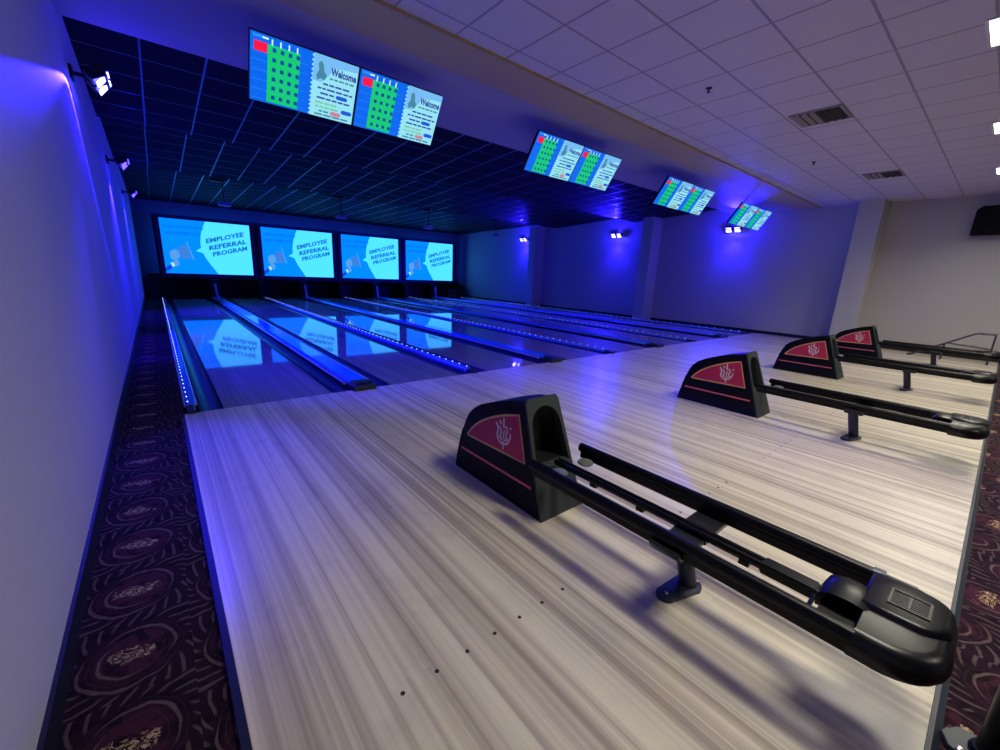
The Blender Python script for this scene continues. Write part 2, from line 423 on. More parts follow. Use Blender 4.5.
for k in range(4):
    wide_divider(k*PITCH + W + G1/2, 'broad blue topped divider with dark end cap, %s from the left wall' % nth[k])
    if k < 3:
        thin_divider(k*PITCH + 2*W + G1 + G2/2, 'narrow divider with tiny lights between lanes, %s from the left' % nth[k])
thin_divider(-.265, 'narrow lit divider along the patterned carpet strip by the left wall', -1, .2)
thin_divider(3*PITCH + 2*W + G1 + GW + .063, 'narrow lit divider along the dark curb of the right wall', 1, .25)

# approach dots
g = 'black guide dots inlaid in the approach'
dot_bm = lathe([(.0085, -.002), (.0085, .0006)], n=12); first = None
def dot(x, y, lab):
    global first
    if first is None:
        first = obj('approach_dot', dot_bm, M['dot']); o = first
    else:
        o = first.copy(); C.objects.link(o)
    o.location = (x, y, 0); tag(o, lab, 'dot', g)
for k in range(8):
    x0 = lanes_x[k]
    for j in range(7):
        if k == 0:
            dot(.117 + .138*j, -3.765, 'black approach dot beside the nearest ball return, %s from the left carpet' % nth[j])
        elif k < 4:
            dot(x0 + .117 + .138*j, -3.765, 'tiny guide dot before the %s lane, %s from its left edge' % (nth[k], nth[j]))

# ------------------------------------------------------------------ pin end: pit, screens
bm = bmesh.new(); PE = LANE_END + .06
add_box(bm, (-.62, 16.45, -.13), (13.75, 16.6, .9)); add_box(bm, (-.66, PE, -.13), (-.30, 16.45, .74))
for k in range(4):
    xc = k*PITCH + W + G1/2
    add_box(bm, (xc-.16, PE, -.13), (xc+.16, 16.45, .74))
    xd = k*PITCH + 2*W + G1 + G2/2
    if k < 3: add_box(bm, (xd-.08, PE, -.13), (xd+.08, 16.45, .74))
add_box(bm, (13.3, PE, -.13), (13.6, 16.45, .74)); add_box(bm, (-.6, 16.0, .74), (13.6, 16.45, .80))
add_box(bm, (-.6, PE, -.13), (13.6, 16.5, -.05))
struct('pit_wall', bm, M['pit'])
tag(obj('kickback_panel', box((12.66, 15.9, -.045), (13.24, 15.96, .50), .004), M['kick']), 'tan wooden panel standing in the dark pit under the rightmost screen', 'panel')

def bubble():
    pts = []
    # pale speech bubble covering the right of the slide, its tail pointing at the megaphone
    left = [(.572, .0), (.535, .09), (.492, .19), (.455, .29), (.426, .392), (.40, .415), (.344, .434), (.408, .50), (.408, .60), (.422, .748), (.445, .86), (.487, 1.)]
    return left
for k in range(4):
    xc = k*PITCH + W + G1/2; hw = 1.4853; z0, z1 = .947, 2.991; H = z1 - z0; Wd = 2*hw
    t = thing('projection_screen', 'blue and cyan projected slide, %s' % ['leftmost of the four big screens', 'second from the left of the four big screens', 'third from the left of the four big screens', 'rightmost of the four big screens'][k], 'screen', (xc, YS, z0), 'masking screens above the pins')
    P = lambda u, v: (-hw + u*Wd, v*H)
    fb = .0
    bm = bmesh.new(); fw = PITCH/2 - .004
    for r in ((-fw, -.2, -hw-.01, H+.14), (hw+.01, -.2, fw, H+.14), (-hw-.01, H+.01, hw+.01, H+.14), (-hw-.01, -.2, hw+.01, -.01)):
        add_box(bm, (r[0], -.05, r[1]), (r[2], .1, r[3]))
    obj('frame', bm, M['frame'], t)
    tb = obj('top_trim', box((-fw, -.075, H+.06), (fw, -.05, H+.135), .004), M['trim'], t)
    for s in (-1, 1): obj('side_trim', box((s*(hw+.10)-.025, -.07, -.15), (s*(hw+.10)+.025, -.05, H+.06), .004), M['trim'], t)
    bm = bmesh.new()
    for a, b in ((-.95, -.9), (-.8, -.62), (-.25, .42), (.75, .86), (.93, 1.0)): add_box(bm, (a*hw, -.056, -.12), (b*hw, -.05, -.075))
    obj('frame_marking', bm, M['trim'], t)
    obj('slide', slab(rect(-hw, 0, hw, H), 0, .02), M['s_blue'], t)
    left = [P(u, v) for u, v in bubble()]
    obj('speech_bubble', slab(left + [P(1, 1), P(1, 0)], -.004, .003), M['s_cyan'], t)
    for word, u0, v0, u1, v1, h in (('EMPLOYEE', .471, .585, .925, .775, .092), ('REFERRAL', .499, .458, .950, .632, .092), ('PROGRAM', .534, .338, .952, .502, .092)):
        bm = text_bm(word, .3, .012); fit(bm, 0, (u1-u0)*Wd, 0, h*H)
        k_ = (v1-v0)*H / ((u1-u0)*Wd)
        for v in bm.verts:
            v.co.z += v.co.x*k_ + v0*H; v.co.x += -hw + u0*Wd; v.co.y = -.006
        obj('slide_lettering', bm, M['s_ink'], t)
    for word, u0, v0, u1, v1 in (('SEND A FRIEND AND', .03, .83, .46, .845), ('EARN SOME CASH', .03, .715, .42, .735)):
        bm = text_bm(word, .2, .004); fit(bm, 0, (u1-u0)*Wd, 0, .055*H)
        for v in bm.verts:
            v.co.z += v0*H + v.co.x*.012; v.co.x += -hw + u0*Wd; v.co.y = -.006
        obj('slide_caption', bm, M['s_faint'], t)
    Q = lambda pts: [P(u, v) for u, v in pts]
    obj('megaphone', slab(Q([(.154, .483), (.239, .532), (.292, .301), (.183, .272)]), -.004, .003), M['s_horn'], t)
    obj('megaphone_rim', slab(Q([(.252, .60), (.262, .60), (.318, .27), (.306, .27)]), -.005, .003), M['s_skin'], t)
    obj('hand', slab(Q([(.062, .38), (.085, .42), (.125, .45), (.155, .42), (.165, .34), (.162, .29), (.125, .275), (.15, .22), (.15, .16), (.12, .13), (.09, .17), (.098, .25), (.07, .27)]), -.005, .003), M['s_skin'], t)
    obj('cuff', slab(Q([(.055, .19), (.085, .205), (.105, .14), (.075, .11)]), -.006, .003), M['s_cuff'], t)
    obj('sleeve', slab(Q([(.0, .10), (.03, .13), (.06, .17), (.078, .11), (.04, .06), (.0, .02)]), -.005, .003), M['s_navy'], t)

# projectors hanging in front of the screens
for k, (zb) in enumerate([3.06, 3.08, 3.08, 3.10]):
    xc = k*PITCH + W + G1/2
    t = thing('ceiling_projector', 'small projector on a ceiling pole before %s' % ['the leftmost big screen', 'the second big screen from the left', 'the third big screen from the left', 'the rightmost big screen, near the right wall'][k], 'projector', (xc, 10.4, zb), 'projectors hung before the screens')
    obj('body', box((-.16, -.14, 0), (.16, .14, .1), .015), M['proj'], t)
    obj('lens_barrel', tube([(.05, .13, .05), (.05, .18, .05)], .035, 14), M['lampbody'], t)
    obj('pole', tube([(0, 0, .09), (0, 0, .70)], .018), M['lampbody'], t)
    obj('ceiling_bracket', box((-.30, -.05, .64), (.06, .05, .70), .006), M['lampbody'], t)

# ------------------------------------------------------------------ overhead scoring monitors
MW, MH = .93, .523
def monitor(loc, tilt, label, reach):
    t = thing('scoring_monitor', label, 'monitor', loc, 'overhead scoring monitors'); t.rotation_euler = (tilt, 0, 0)
    a, b = MW/2, MH/2
    obj('housing', box((-a-.006, .004, -b-.007), (a+.006, .05, b+.007), .004), M['bezel'], t)
    s = obj('score_panel', slab(rect(-a, -b, a, b), 0, .006), M['m_blue'], t)
    P = lambda u, v: (-a + u*MW, b - v*MH)
    R = lambda u0, v0, u1, v1: rect(-a + u0*MW, b - v1*MH, -a + u1*MW, b - v0*MH)
    bm = bmesh.new()
    for j in range(1, 7): add_slab(bm, R(.01, .08+.145*j, .50, .086+.145*j), -.002)
    add_slab(bm, R(.02, .02, .1, .06), -.002)
    obj('score_rule', bm, M['m_line'], s)
    obj('player_cell', slab(R(.03, .11, .14, .25), -.003), M['m_red'], s)
    bm = slab(R(.145, .11, .43, .975), -.002)
    k0 = len(bm.faces)
    for r in range(6):
        for c in range(4): add_slab(bm, R(.185+.070*c, .145+.143*r, .217+.070*c, .205+.143*r), -.004)
    for f in list(bm.faces)[k0:]: f.material_index = 1
    obj('score_sheet', bm, [M['m_green'], M['m_dot']], s)
    bm = bmesh.new()
    for c in range(4): add_slab(bm, R(.175+.073*c, .03, .187+.073*c, .115), -.005)
    add_slab(bm, R(.1, .03, .15, .055), -.004)
    obj('frame_number', bm, M['m_white'], s)
    # promo sheet with a scalloped left edge
    pts = []
    n = 14
    for i in range(n):
        v0 = 1 - i/n
        pts += [P(.555, v0), P(.535, v0 - .35/n), P(.555, v0 - .8/n)]
    pts += [P(.555, 0), P(1, 0), P(1, 1)]
    pp = obj('promo_sheet', slab(pts, -.003), M['m_pale'], t)
    obj('promo_header', slab([P(.555, .42), P(.555, 0), P(1, 0), P(1, .1), P(.76, .14), P(.70, .3), P(.64, .42)], -.0045), M['m_mist'], pp)
    bm = text_bm('Welcome', .1, .004); fit(bm, -a + .725*MW, -a + .985*MW, b - .27*MH, b - .14*MH)
    for v in bm.verts: v.co.y = -.008
    obj('promo_heading', bm, M['m_ink'], pp)
    # lines of small type, too blurred to read in the photo, kept as word-shaped bars
    rnd = random.Random(3)
    def words(v, u0, u1, h=.028):
        bm2 = []; u = u0
        while u < u1 - .02:
            w = min(rnd.choice((.035, .05, .065, .08)), u1 - u); bm2.append(R(u, v, u + w, v + h)); u += w + .012
        return bm2
    bm = bmesh.new()
    for mi, lines in enumerate((((.42, .66, .93), (.50, .61, .97), (.58, .64, .78), (.66, .61, .95)), ((.31, .72, .97), (.88, .64, .74), (.94, .60, .95)), ((.74, .60, .84), (.81, .60, .86)))):
        for v, u0, u1 in lines:
            for r in words(v, u0, u1):
                k0 = len(bm.faces); add_slab(bm, r, -.0065)
                for f in list(bm.faces)[k0:]: f.material_index = mi
    obj('promo_text', bm, [M['m_ink'], M['m_ink2'], M['m_green2']], pp)
    def pill(u0, v0, u1, v1): 
        x0, x1 = -a+u0*MW, -a+u1*MW; z1, z0 = b-v0*MH, b-v1*MH; r = (z1-z0)/2; c = (z0+z1)/2
        return [(x1-r+r*math.cos(q), c+r*math.sin(q)) for q in [(-.5+i/8)*PI for i in range(9)]] + [(x0+r+r*math.cos(q), c+r*math.sin(q)) for q in [(.5+i/8)*PI for i in range(9)]]
    obj('promo_button', slab(pill(.80, .565, .92, .63), -.007), M['m_pill'], pp)
    obj('promo_button', slab(pill(.87, .79, .985, .86), -.007), M['m_pill'], pp)
    obj('promo_stamp', slab(pill(.76, .86, .87, .93), -.007), M['m_pink'], pp)
    obj('promo_picture', slab([P(.60, .14), P(.625, .09), P(.65, .14), P(.66, .24), P(.69, .30), P(.67, .38), P(.63, .36), P(.60, .40), P(.585, .33), P(.61, .24)], -.006), M['m_ink2'], pp)
    inv = Matrix.Rotation(-tilt, 3, 'X'); wall_pt = inv @ Vector((reach, .46, .10)); top = inv @ Vector((reach, .46, ZS - loc[2]))
    obj('mount_arm', tube([(0, .05, 0), tuple(wall_pt), tuple(top)], .016), M['bezel'], t)
    return t
tilt = math.atan2(.28, .44)
pair = ['the large overhead pair nearest the camera', 'the second overhead pair, left to right', 'the third overhead pair, left to right', 'the smallest overhead pair, by the right wall']
for k in range(4):
    xc = 1.424 + 3.42*k
    for j, s in ((0, -1), (1, 1)):
        monitor((xc + s*.4775, -.16, 3.14), tilt, '%s score monitor of %s' % (('left', 'right')[j], pair[k]), (.12, .42, .65, 1.0)[k])

# ------------------------------------------------------------------ ball returns
RX, RY = 1.43, -3.305       # foot of the hood's front face
def hw(z): return .185 - .064*z
def radial(poly, c, a):
    d = Vector((math.cos(a), math.sin(a))); best = None
    for i in range(len(poly)):
        p = Vector(poly[i]) - Vector(c); q = Vector(poly[(i+1) % len(poly)]) - Vector(c); e = q - p
        den = d.x*e.y - d.y*e.x
        if abs(den) < 1e-9: continue
        t_ = (p.x*e.y - p.y*e.x) / den; s_ = (p.x*d.y - p.y*d.x) / den
        if t_ > 0 and -1e-6 <= s_ <= 1 + 1e-6 and (best is None or t_ < best): best = t_
    return Vector(c) + d*best
def ball_return(xc, label):
    t = thing('ball_return', label, 'ball return', (xc, RY, 0), 'ball returns across the approach')
    L = lambda y: y - RY
    hood = None
    # hood body: low nose towards the lanes, arched back, leaning front
    sil = [(-2.362, 0), (-2.382, .08), (-2.405, .2), (-2.427, .3), (-2.452, .385), (-2.485, .45), (-2.54, .505), (-2.62, .55), (-2.71, .587), (-2.80, .62), (-2.92, .658), (-3.063, .69), (RY, 0)]
    bm = bmesh.new()
    A = [bm.verts.new((-hw(z), L(y), z)) for y, z in sil]; B = [bm.verts.new((hw(z), L(y), z)) for y, z in sil]
    n = len(sil)
    fa = bm.faces.new(A); fb = bm.faces.new(B[::-1])
    for i in range(n-2): bm.faces.new((A[i], B[i], B[i+1], A[i+1]))
    bm.faces.new((A[0], A[n-1], B[n-1], B[0]))
    bm.edges.ensure_lookup_table()
    ed = [e for e in bm.edges if len(e.link_faces) == 2 and (fa in e.link_faces or fb in e.link_faces) and not all(v.co.z < .01 for v in e.verts)]
    bmesh.ops.bevel(bm, geom=ed, offset=.022, segments=3, profile=.6, affect='EDGES')
    hood = obj('hood', bm, M['hood'], t, 35)
    # front frame with its arched mouth
    fy = lambda z: z * .242 / .69
    def F(u, v, off=0.): return (u, fy(v) - off, v)
    outer = [(-hw(0)-.004, .0), (hw(0)+.004, .0), (hw(.4)+.004, .4), (hw(.675)+.002, .675), (hw(.70)-.014, .70), (-hw(.70)+.014, .70), (-hw(.675)-.002, .675), (-hw(.4)-.004, .4)]
    arch = [(-.146, .29), (.146, .29)] + [(.127*math.cos(a), .522 + .127*math.sin(a)) for a in [i*PI/14 for i in range(15)]]
    cen = (0, .46); N = 64
    angs = sorted(set([2*PI*i/N for i in range(N)] + [math.atan2(p[1]-cen[1], p[0]-cen[0]) % (2*PI) for p in outer + arch[:2]]))
    bm = bmesh.new(); N = len(angs)
    O = [radial(outer, cen, a) for a in angs]; I = [radial(arch, cen, a) for a in angs]
    o1 = [bm.verts.new(F(*p, .0)) for p in O]; o2 = [bm.verts.new(F(*p, .016)) for p in O]
    i1 = [bm.verts.new(F(*(Vector(cen) + (p-Vector(cen))*.95), -.03)) for p in I]; i2 = [bm.verts.new(F(*p, .016)) for p in I]
    for i in range(N):
        j = (i+1) % N
        bm.faces.new((o1[i], o1[j], o2[j], o2[i])); bm.faces.new((o2[i], o2[j], i2[j], i2[i])); bm.faces.new((i2[i], i2[j], i1[j], i1[i]))
    obj('mouth_frame', bm, M['hoodlip'], hood, 35)
    bm = bmesh.new()
    r1 = [bm.verts.new(F(*(Vector(cen) + (p-Vector(cen))*.95), -.03)) for p in I]; r2 = [bm.verts.new((p[0]*.8, .30, .30 + (p[1]-.30)*.7)) for p in I]
    for i in range(N): bm.faces.new((r1[i], r1[(i+1) % N], r2[(i+1) % N], r2[i]))
    bm.faces.new(r2)
    obj('ball_chute', bm, M['chute'], hood)
    # crimson side panels, gold rim, stripe and crest on both flanks
    out = [(-3.032, .597), (-2.901, .563), (-2.774, .512), (-2.70, .475), (-2.64, .439), (-2.585, .398), (-2.543, .356), (-2.512, .318), (-2.498, .298), (-2.503, .288), (-2.53, .285), (-2.60, .286), (-2.86, .293), (-3.131, .300)]
    c0 = Vector((sum(p[0] for p in out)/len(out), sum(p[1] for p in out)/len(out)))
    inn = []
    m_ = len(out)
    for i in range(m_):
        p, q, r_ = Vector(out[i-1]), Vector(out[i]), Vector(out[(i+1) % m_])
        e1 = (q-p).normalized(); e2 = (r_-q).normalized()
        nrm = (Vector((e1.y, -e1.x)) + Vector((e2.y, -e2.x)))
        nrm = nrm.normalized() if nrm.length > 1e-6 else Vector((e1.y, -e1.x))
        if (c0 - q).dot(nrm) < 0: nrm = -nrm
        inn.append(q + nrm*.0145)
    for s in (-1, 1):
        def S(y, z, off): return (s*(hw(z) + off), L(y), z)
        def plate(pts, off, th=.002):
            bm = bmesh.new()
            a = [bm.verts.new(S(y, z, off)) for y, z in pts]; b = [bm.verts.new(S(y, z, off-th-.003)) for y, z in pts]
            bm.faces.new(a); bm.faces.new(b[::-1])
            for i in range(len(pts)): bm.faces.new((a[i], a[(i+1) % len(pts)], b[(i+1) % len(pts)], b[i]))
            return bm
        rim = obj('panel_rim', plate(out, .0018), M['gold'], hood)
        obj('side_panel', plate([tuple(p) for p in inn], .0030), M['red'], hood)
        obj('stripe', plate([(-2.440, .161), (-2.440, .177), (-3.200, .180), (-3.203, .163)], .002), M['coral'], hood)
        # silver crest: a pin-straight bar through a crown of curled strokes
        bm = bmesh.new()
        cy, cz = -2.902, .427
        def stroke(pts, w):
            pts = [Vector(p) for p in pts]
            for p, q in zip(pts, pts[1:]):
                d = (q-p).normalized(); nn = Vector((-d.y, d.x))*w/2
                quad = [p-nn*1.25, q-nn*1.25, q+nn*1.25, p+nn*1.25]
                a = [bm.verts.new(S(v.x, v.y, .0045)) for v in quad]; b = [bm.verts.new(S(v.x, v.y, .002)) for v in quad]
                bm.faces.new(a); bm.faces.new(b[::-1])
                for i in range(4): bm.faces.new((a[i], a[(i+1) % 4], b[(i+1) % 4], b[i]))
        stroke([(cy+.010, cz+.108), (cy+.004, cz+.045)], .012); stroke([(cy-.004, cz-.05), (cy-.008, cz-.105)], .011)
        stroke([(cy+.085, cz+.055), (cy+.068, cz+.045), (cy+.055, cz+.012), (cy+.062, cz-.02), (cy+.05, cz-.05)], .014)
        stroke([(cy-.065, cz+.062), (cy-.062, cz+.05)], .016)
        stroke([(cy-.066, cz+.02), (cy-.07, cz-.005), (cy-.045, cz-.055), (cy, cz-.072), (cy+.04, cz-.06), (cy+.058, cz-.03)], .010)
        stroke([(cy+.045, cz+.04), (cy+.02, cz+.01), (cy+.035, cz-.03), (cy+.005, cz-.045)], .010)
        stroke([(cy+.005, cz+.045), (cy-.022, cz+.055), (cy-.04, cz+.025), (cy-.02, cz), (cy-.042, cz-.03), (cy-.01, cz-.04)], .010)
        stroke([(cy-.01, cz+.03), (cy, cz), (cy-.005, cz-.03)], .008)
        stroke([(cy+.03, cz+.06), (cy+.05, cz+.08)], .010)
        obj('crest', bm, M['silver'], hood)
    # twin ball tracks: two outer tubes, a lower double centre tube
    zr = .368
    for s in (-1, 1):
        x = s*.222
        r_ = obj('side_rail', tube([(x, .06, zr), (x, -1.43, zr)], .029, 16), M['rail'], t, 50)
        obj('rail_flange', box((x - s*.006 - .023, -1.435, zr-.058), (x - s*.006 + .023, .04, zr-.008), .008), M['rail'], r_)
        obj('rail_plug', tube([(x, .063, zr), (x, .056, zr)], .022, 14), M['chute'], r_)
        obj('rubber_pad', lathe([(.042, 0), (.05, .008), (.044, .018), (.02, .024)], (s*.118, -.065, .325), 20), M['pad'], t, 40)
    bm = bmesh.new()
    for s in (-1, 1): add_tube(bm, [(s*.018, .06, .33), (s*.018, -1.33, .33)], .015, 12)
    add_box(bm, (-.018, -1.33, .307), (.018, .06, .333))
    cr = obj('centre_rail', bm, M['rail'], t, 50)
    bm = bmesh.new()
    for y in (-.22, -.52, -.84, -1.02): add_box(bm, (-.028, y-.04, .291), (.028, y, .315))
    obj('rail_clip', bm, M['rail'], cr)
    bm = bmesh.new(); add_box(bm, (-.036, -1.29, .300), (.036, -1.10, .346)); bmesh.ops.bevel(bm, geom=bm.edges[:], offset=.006, segments=2, affect='EDGES')
    obj('rail_sleeve', bm, M['rail'], cr)
    # cross bracket, post and foot
    yb = -.785
    st = obj('stand_post', tube([(.03, yb-.03, .0), (.005, yb+.03, .315)], .041, 18), M['steel'], t, 50)
    ft = [(.085*math.cos(a)*.7 + .03, yb-.03 + .062*math.sin(a)) for a in [(-.5 + i/10)*PI for i in range(11)]] + [(-.125 + .045*math.cos(a), yb + .0 + .045*math.sin(a)) for a in [(.5 + i/10)*PI for i in range(11)]]
    obj('stand_foot', prism(ft, 'z', .0005, .02, .004), M['steel'], st, 50)
    bm = bmesh.new()
    for bx in ((-.125, yb), (.075, yb-.05)): add_lathe(bm, [(.009, .0195), (.009, .025), (.004, .028)], (bx[0], bx[1], 0), 10)
    obj('foot_bolt', bm, M['screw'], st)
    bm = bmesh.new()
    wing = [(-.262, .325), (-.24, .295), (.24, .295), (.262, .325), (.262, .345), (.19, .315), (-.19, .315), (-.262, .345)]
    add_prism(bm, wing, 'y', yb-.09, yb+.05)
    obj('cross_bracket', bm, M['bracket'], t)
    # end pod: rounded console that closes the rack
    y0, y1 = -1.33, -1.695
    def plan(w, ya, yb_, r, n=8):
        pts = [(-w, ya), (w, ya)]
        for cx, a0 in ((w-r, 0), (-(w-r), -.5)):
            pts += [(cx + r*math.cos((a0 - .5*i/n)*PI), yb_ + r + r*math.sin((a0 - .5*i/n)*PI)) for i in range(n+1)]
        return pts
    lv = []
    for i in range(9):
        q = (-.5 + i/8)*PI; c_ = math.cos(q)
        lv.append((.204 + .045*c_, -1.428 + .010*c_, -1.60 - .046*c_, .115 + .04*c_, .345 + .054*math.sin(q)))
    bm = bmesh.new(); rings = []
    for w, ya, yb_, r, z in lv: rings.append([bm.verts.new((x, y, z)) for x, y in plan(w, ya, yb_, r)])
    for q, w_ in zip(rings, rings[1:]):
        for i in range(len(q)): bm.faces.new((q[i], q[(i+1) % len(q)], w_[(i+1) % len(q)], w_[i]))
    bm.faces.new(rings[0]); bm.faces.new(rings[-1])
    pod = obj('end_pod', bm, M['pod'], t, 40)
    # raised cover with the recessed grille
    bm = bmesh.new(); rings = []
    for w, ya, yb_, r, z in ((.128, -1.405, -1.632, .085, .385), (.126, -1.407, -1.630, .083, .402), (.120, -1.412, -1.622, .078, .412), (.108, -1.422, -1.610, .07, .418)):
        rings.append([bm.verts.new((x + .052, y, z)) for x, y in plan(w, ya, yb_, r)])
    for q, w_ in zip(rings, rings[1:]):
        for i in range(len(q)): bm.faces.new((q[i], q[(i+1) % len(q)], w_[(i+1) % len(q)], w_[i]))
    bm.faces.new(rings[0]); bm.faces.new(rings[-1])
    pl = obj('pod_cover', bm, M['pod'], pod, 40)
    bm = bmesh.new()
    gx0, gx1, gy0, gy1 = -.012, .094, -1.575, -1.470
    for a, b in (((gx0, gy0), (gx1, gy0+.007)), ((gx0, gy1-.007), (gx1, gy1)), ((gx0, gy0+.007), (gx0+.007, gy1-.007)), ((gx1-.007, gy0+.007), (gx1, gy1-.007))):
        add_box(bm, (a[0], a[1], .4165), (b[0], b[1], .4225))
    obj('grille_rim', bm, M['pod'], pl)
    bm = bmesh.new(); add_box(bm, (gx0+.007, gy0+.007, .4165), (gx1-.007, gy1-.007, .4185))
    for f in bm.faces: f.material_index = 1
    for i in range(7): add_box(bm, (gx0+.014 + .012*i, gy0+.026, .418), (gx0+.014 + .012*i + .005, gy1-.024, .421))
    add_box(bm, (gx0+.012, (gy0+gy1)/2-.003, .418), (gx1-.012, (gy0+gy1)/2+.003, .4215))
    obj('grille', bm, [M['grille'], M['chute']], pl)
    # ball stop: a curved cowl open towards the left, its dark pocket behind a thin lip
    n = 14; ya, yb_ = -1.302, -1.452; ym = (ya+yb_)/2; rr = (ya-yb_)/2
    def ar(x, k, top): return [bm.verts.new((x, ym + rr*k*math.cos(PI*i/n), .335 + (top-.335)*math.sin(PI*i/n)**.38)) for i in range(n+1)]
    bm = bmesh.new()
    a = ar(-.10, 1.02, .408); b = ar(-.04, 1.05, .422); c = ar(.035, 1., .416); d = ar(.065, .9, .395)
    e = ar(-.10, .82, .396); f = ar(.0, .8, .404)
    for p, q in ((a, b), (b, c), (c, d), (a, e), (e, f)):
        for i in range(n): bm.faces.new((p[i], p[i+1], q[i+1], q[i]))
    bm.faces.new(d)
    bs = obj('ball_stop', bm, M['pod'], pod, 45)
    bm = bmesh.new(); f = ar(-.012, .8, .403); bm.faces.new(f); add_box(bm, (-.185, yb_+.015, .325), (-.012, ya-.015, .350))
    obj('pocket', bm, M['chute'], bs)
    obj('pocket_lip', tube([(-.105, ya+.004, .372), (-.182, ya+.004, .366), (-.188, ya-.004, .368), (-.188, yb_+.01, .376), (-.18, yb_+.002, .376), (-.105, yb_-.002, .378)], .007, 8), M['rail'], bs)
    obj('rail_collar', tube([(.222, -1.405, zr), (.222, -1.44, zr)], .034, 16), M['steel'], pod, 50)
    obj('pod_trim', box((.19, -1.53, .383), (.215, -1.45, .399), .004), M['pad'], pod)
    return t
lab = ['largest black ball return with crimson crest panel, in the foreground on the pale approach', 'black ball return with crimson panel, second from the camera, behind the foreground one', 'black ball return with crimson panel, third from the camera, second before the right wall', 'black ball return with crimson panel, the farthest, nearest the right wall']
r0 = ball_return(RX, lab[0])
for i, x in enumerate((4.84, 8.26, 11.67)): dup(r0, (x, RY, 0), lab[i+1])

# ------------------------------------------------------------------ wall floods
BLUE = (.016, .008, 1.)
def flood(loc, side, label, power, bright=True):
    """twin headed flood on a short arm; side = +1 when the wall lies at its +x"""
    t = thing('flood_lamp', label, 'lamp', loc, 'blue wall floods')
    s = side
    obj('wall_plate', box((s*.197-.02, -.07, -.06), (s*.197+.02, .07, .06), .006), M['lampbody'], t)
    obj('arm', tube([(s*.18, 0, 0), (s*.06, 0, 0)], .02), M['lampbody'], t)
    for q in (-1, 1):
        bm = bmesh.new()
        add_prism(bm, [(-.07, -.05), (.07, -.05), (.09, .05), (-.09, .05)], 'y', q*.13-.09, q*.13+.09)
        bmesh.ops.bevel(bm, geom=bm.edges[:], offset=.008, segments=2, affect='EDGES')
        bmesh.ops.rotate(bm, verts=bm.verts[:], cent=(0, 0, 0), matrix=Matrix.Rotation(s*.5, 3, 'Y'))
        h = obj('lamp_head', bm, M['lampbody'], t)
        bm = box((-.075, q*.13-.078, -.062), (.075, q*.13+.078, -.048), .004)
        bmesh.ops.rotate(bm, verts=bm.verts[:], cent=(0, 0, 0), matrix=Matrix.Rotation(s*.9, 3, 'Y'))
        obj('lens', bm, M['lens'] if bright else M['lens_dim'], h)
    return t
def light(kind, name, loc, energy, col, **k):
    l = bpy.data.lights.new(name, kind); l.energy = energy; l.color = col
    for a, v in k.items(): setattr(l, a, v)
    o = bpy.data.objects.new(name, l); C.objects.link(o); o.location = loc
    return o
def aim(o, d): o.rotation_euler = Vector(d).to_track_quat('-Z', 'Y').to_euler()
RL = [(13.8, 1.1, 3.13), (13.8, 5.43, 3.13), (13.8, 10.83, 3.16)]
RT = ['twin blue flood lamp on the right wall, under the farthest overhead screens', 'twin blue flood lamp on the right wall between the two slim pilasters', 'twin blue flood lamp on the right wall, farthest back near the big screens']
for (x, y, z), l in zip(RL, RT):
    flood((x, y, z), 1, l, 1)
    light('POINT', 'flood_light', (x-.24, y, z-.05), 85, BLUE, shadow_soft_size=.06)
    o = light('SPOT', 'flood_light', (x-.14, y, z-.16), (900, 2200, 3000)[RL.index((x, y, z))], BLUE, shadow_soft_size=.06, spot_size=2.0, spot_blend=.9); aim(o, (-.8, .15, -.6))
    o = light('SPOT', 'flood_light', (x-.16, y, z-.16), 170, BLUE, shadow_soft_size=.06, spot_size=1.7, spot_blend=.9); aim(o, (.3, 0, -1))
    o = light('SPOT', 'flood_light', (x-.28, y-.1, z+.08), 1500, BLUE, shadow_soft_size=.06, spot_size=.62, spot_blend=.7); aim(o, ((-1.55, -.75, .5), (-2., -.9, .6), (-2.3, -1.8, .7))[RL.index((x, y, z))])
LL = [(-.60, 1.5, 3.20), (-.60, 5.4, 3.06), (-.60, 10.2, 3.1)]
LT = ['brightest flood lamp on the left wall, nearest the camera under the ceiling', 'second flood lamp on the left wall, above the carpet strip', 'farthest flood lamp on the left wall, near the leftmost big screen']
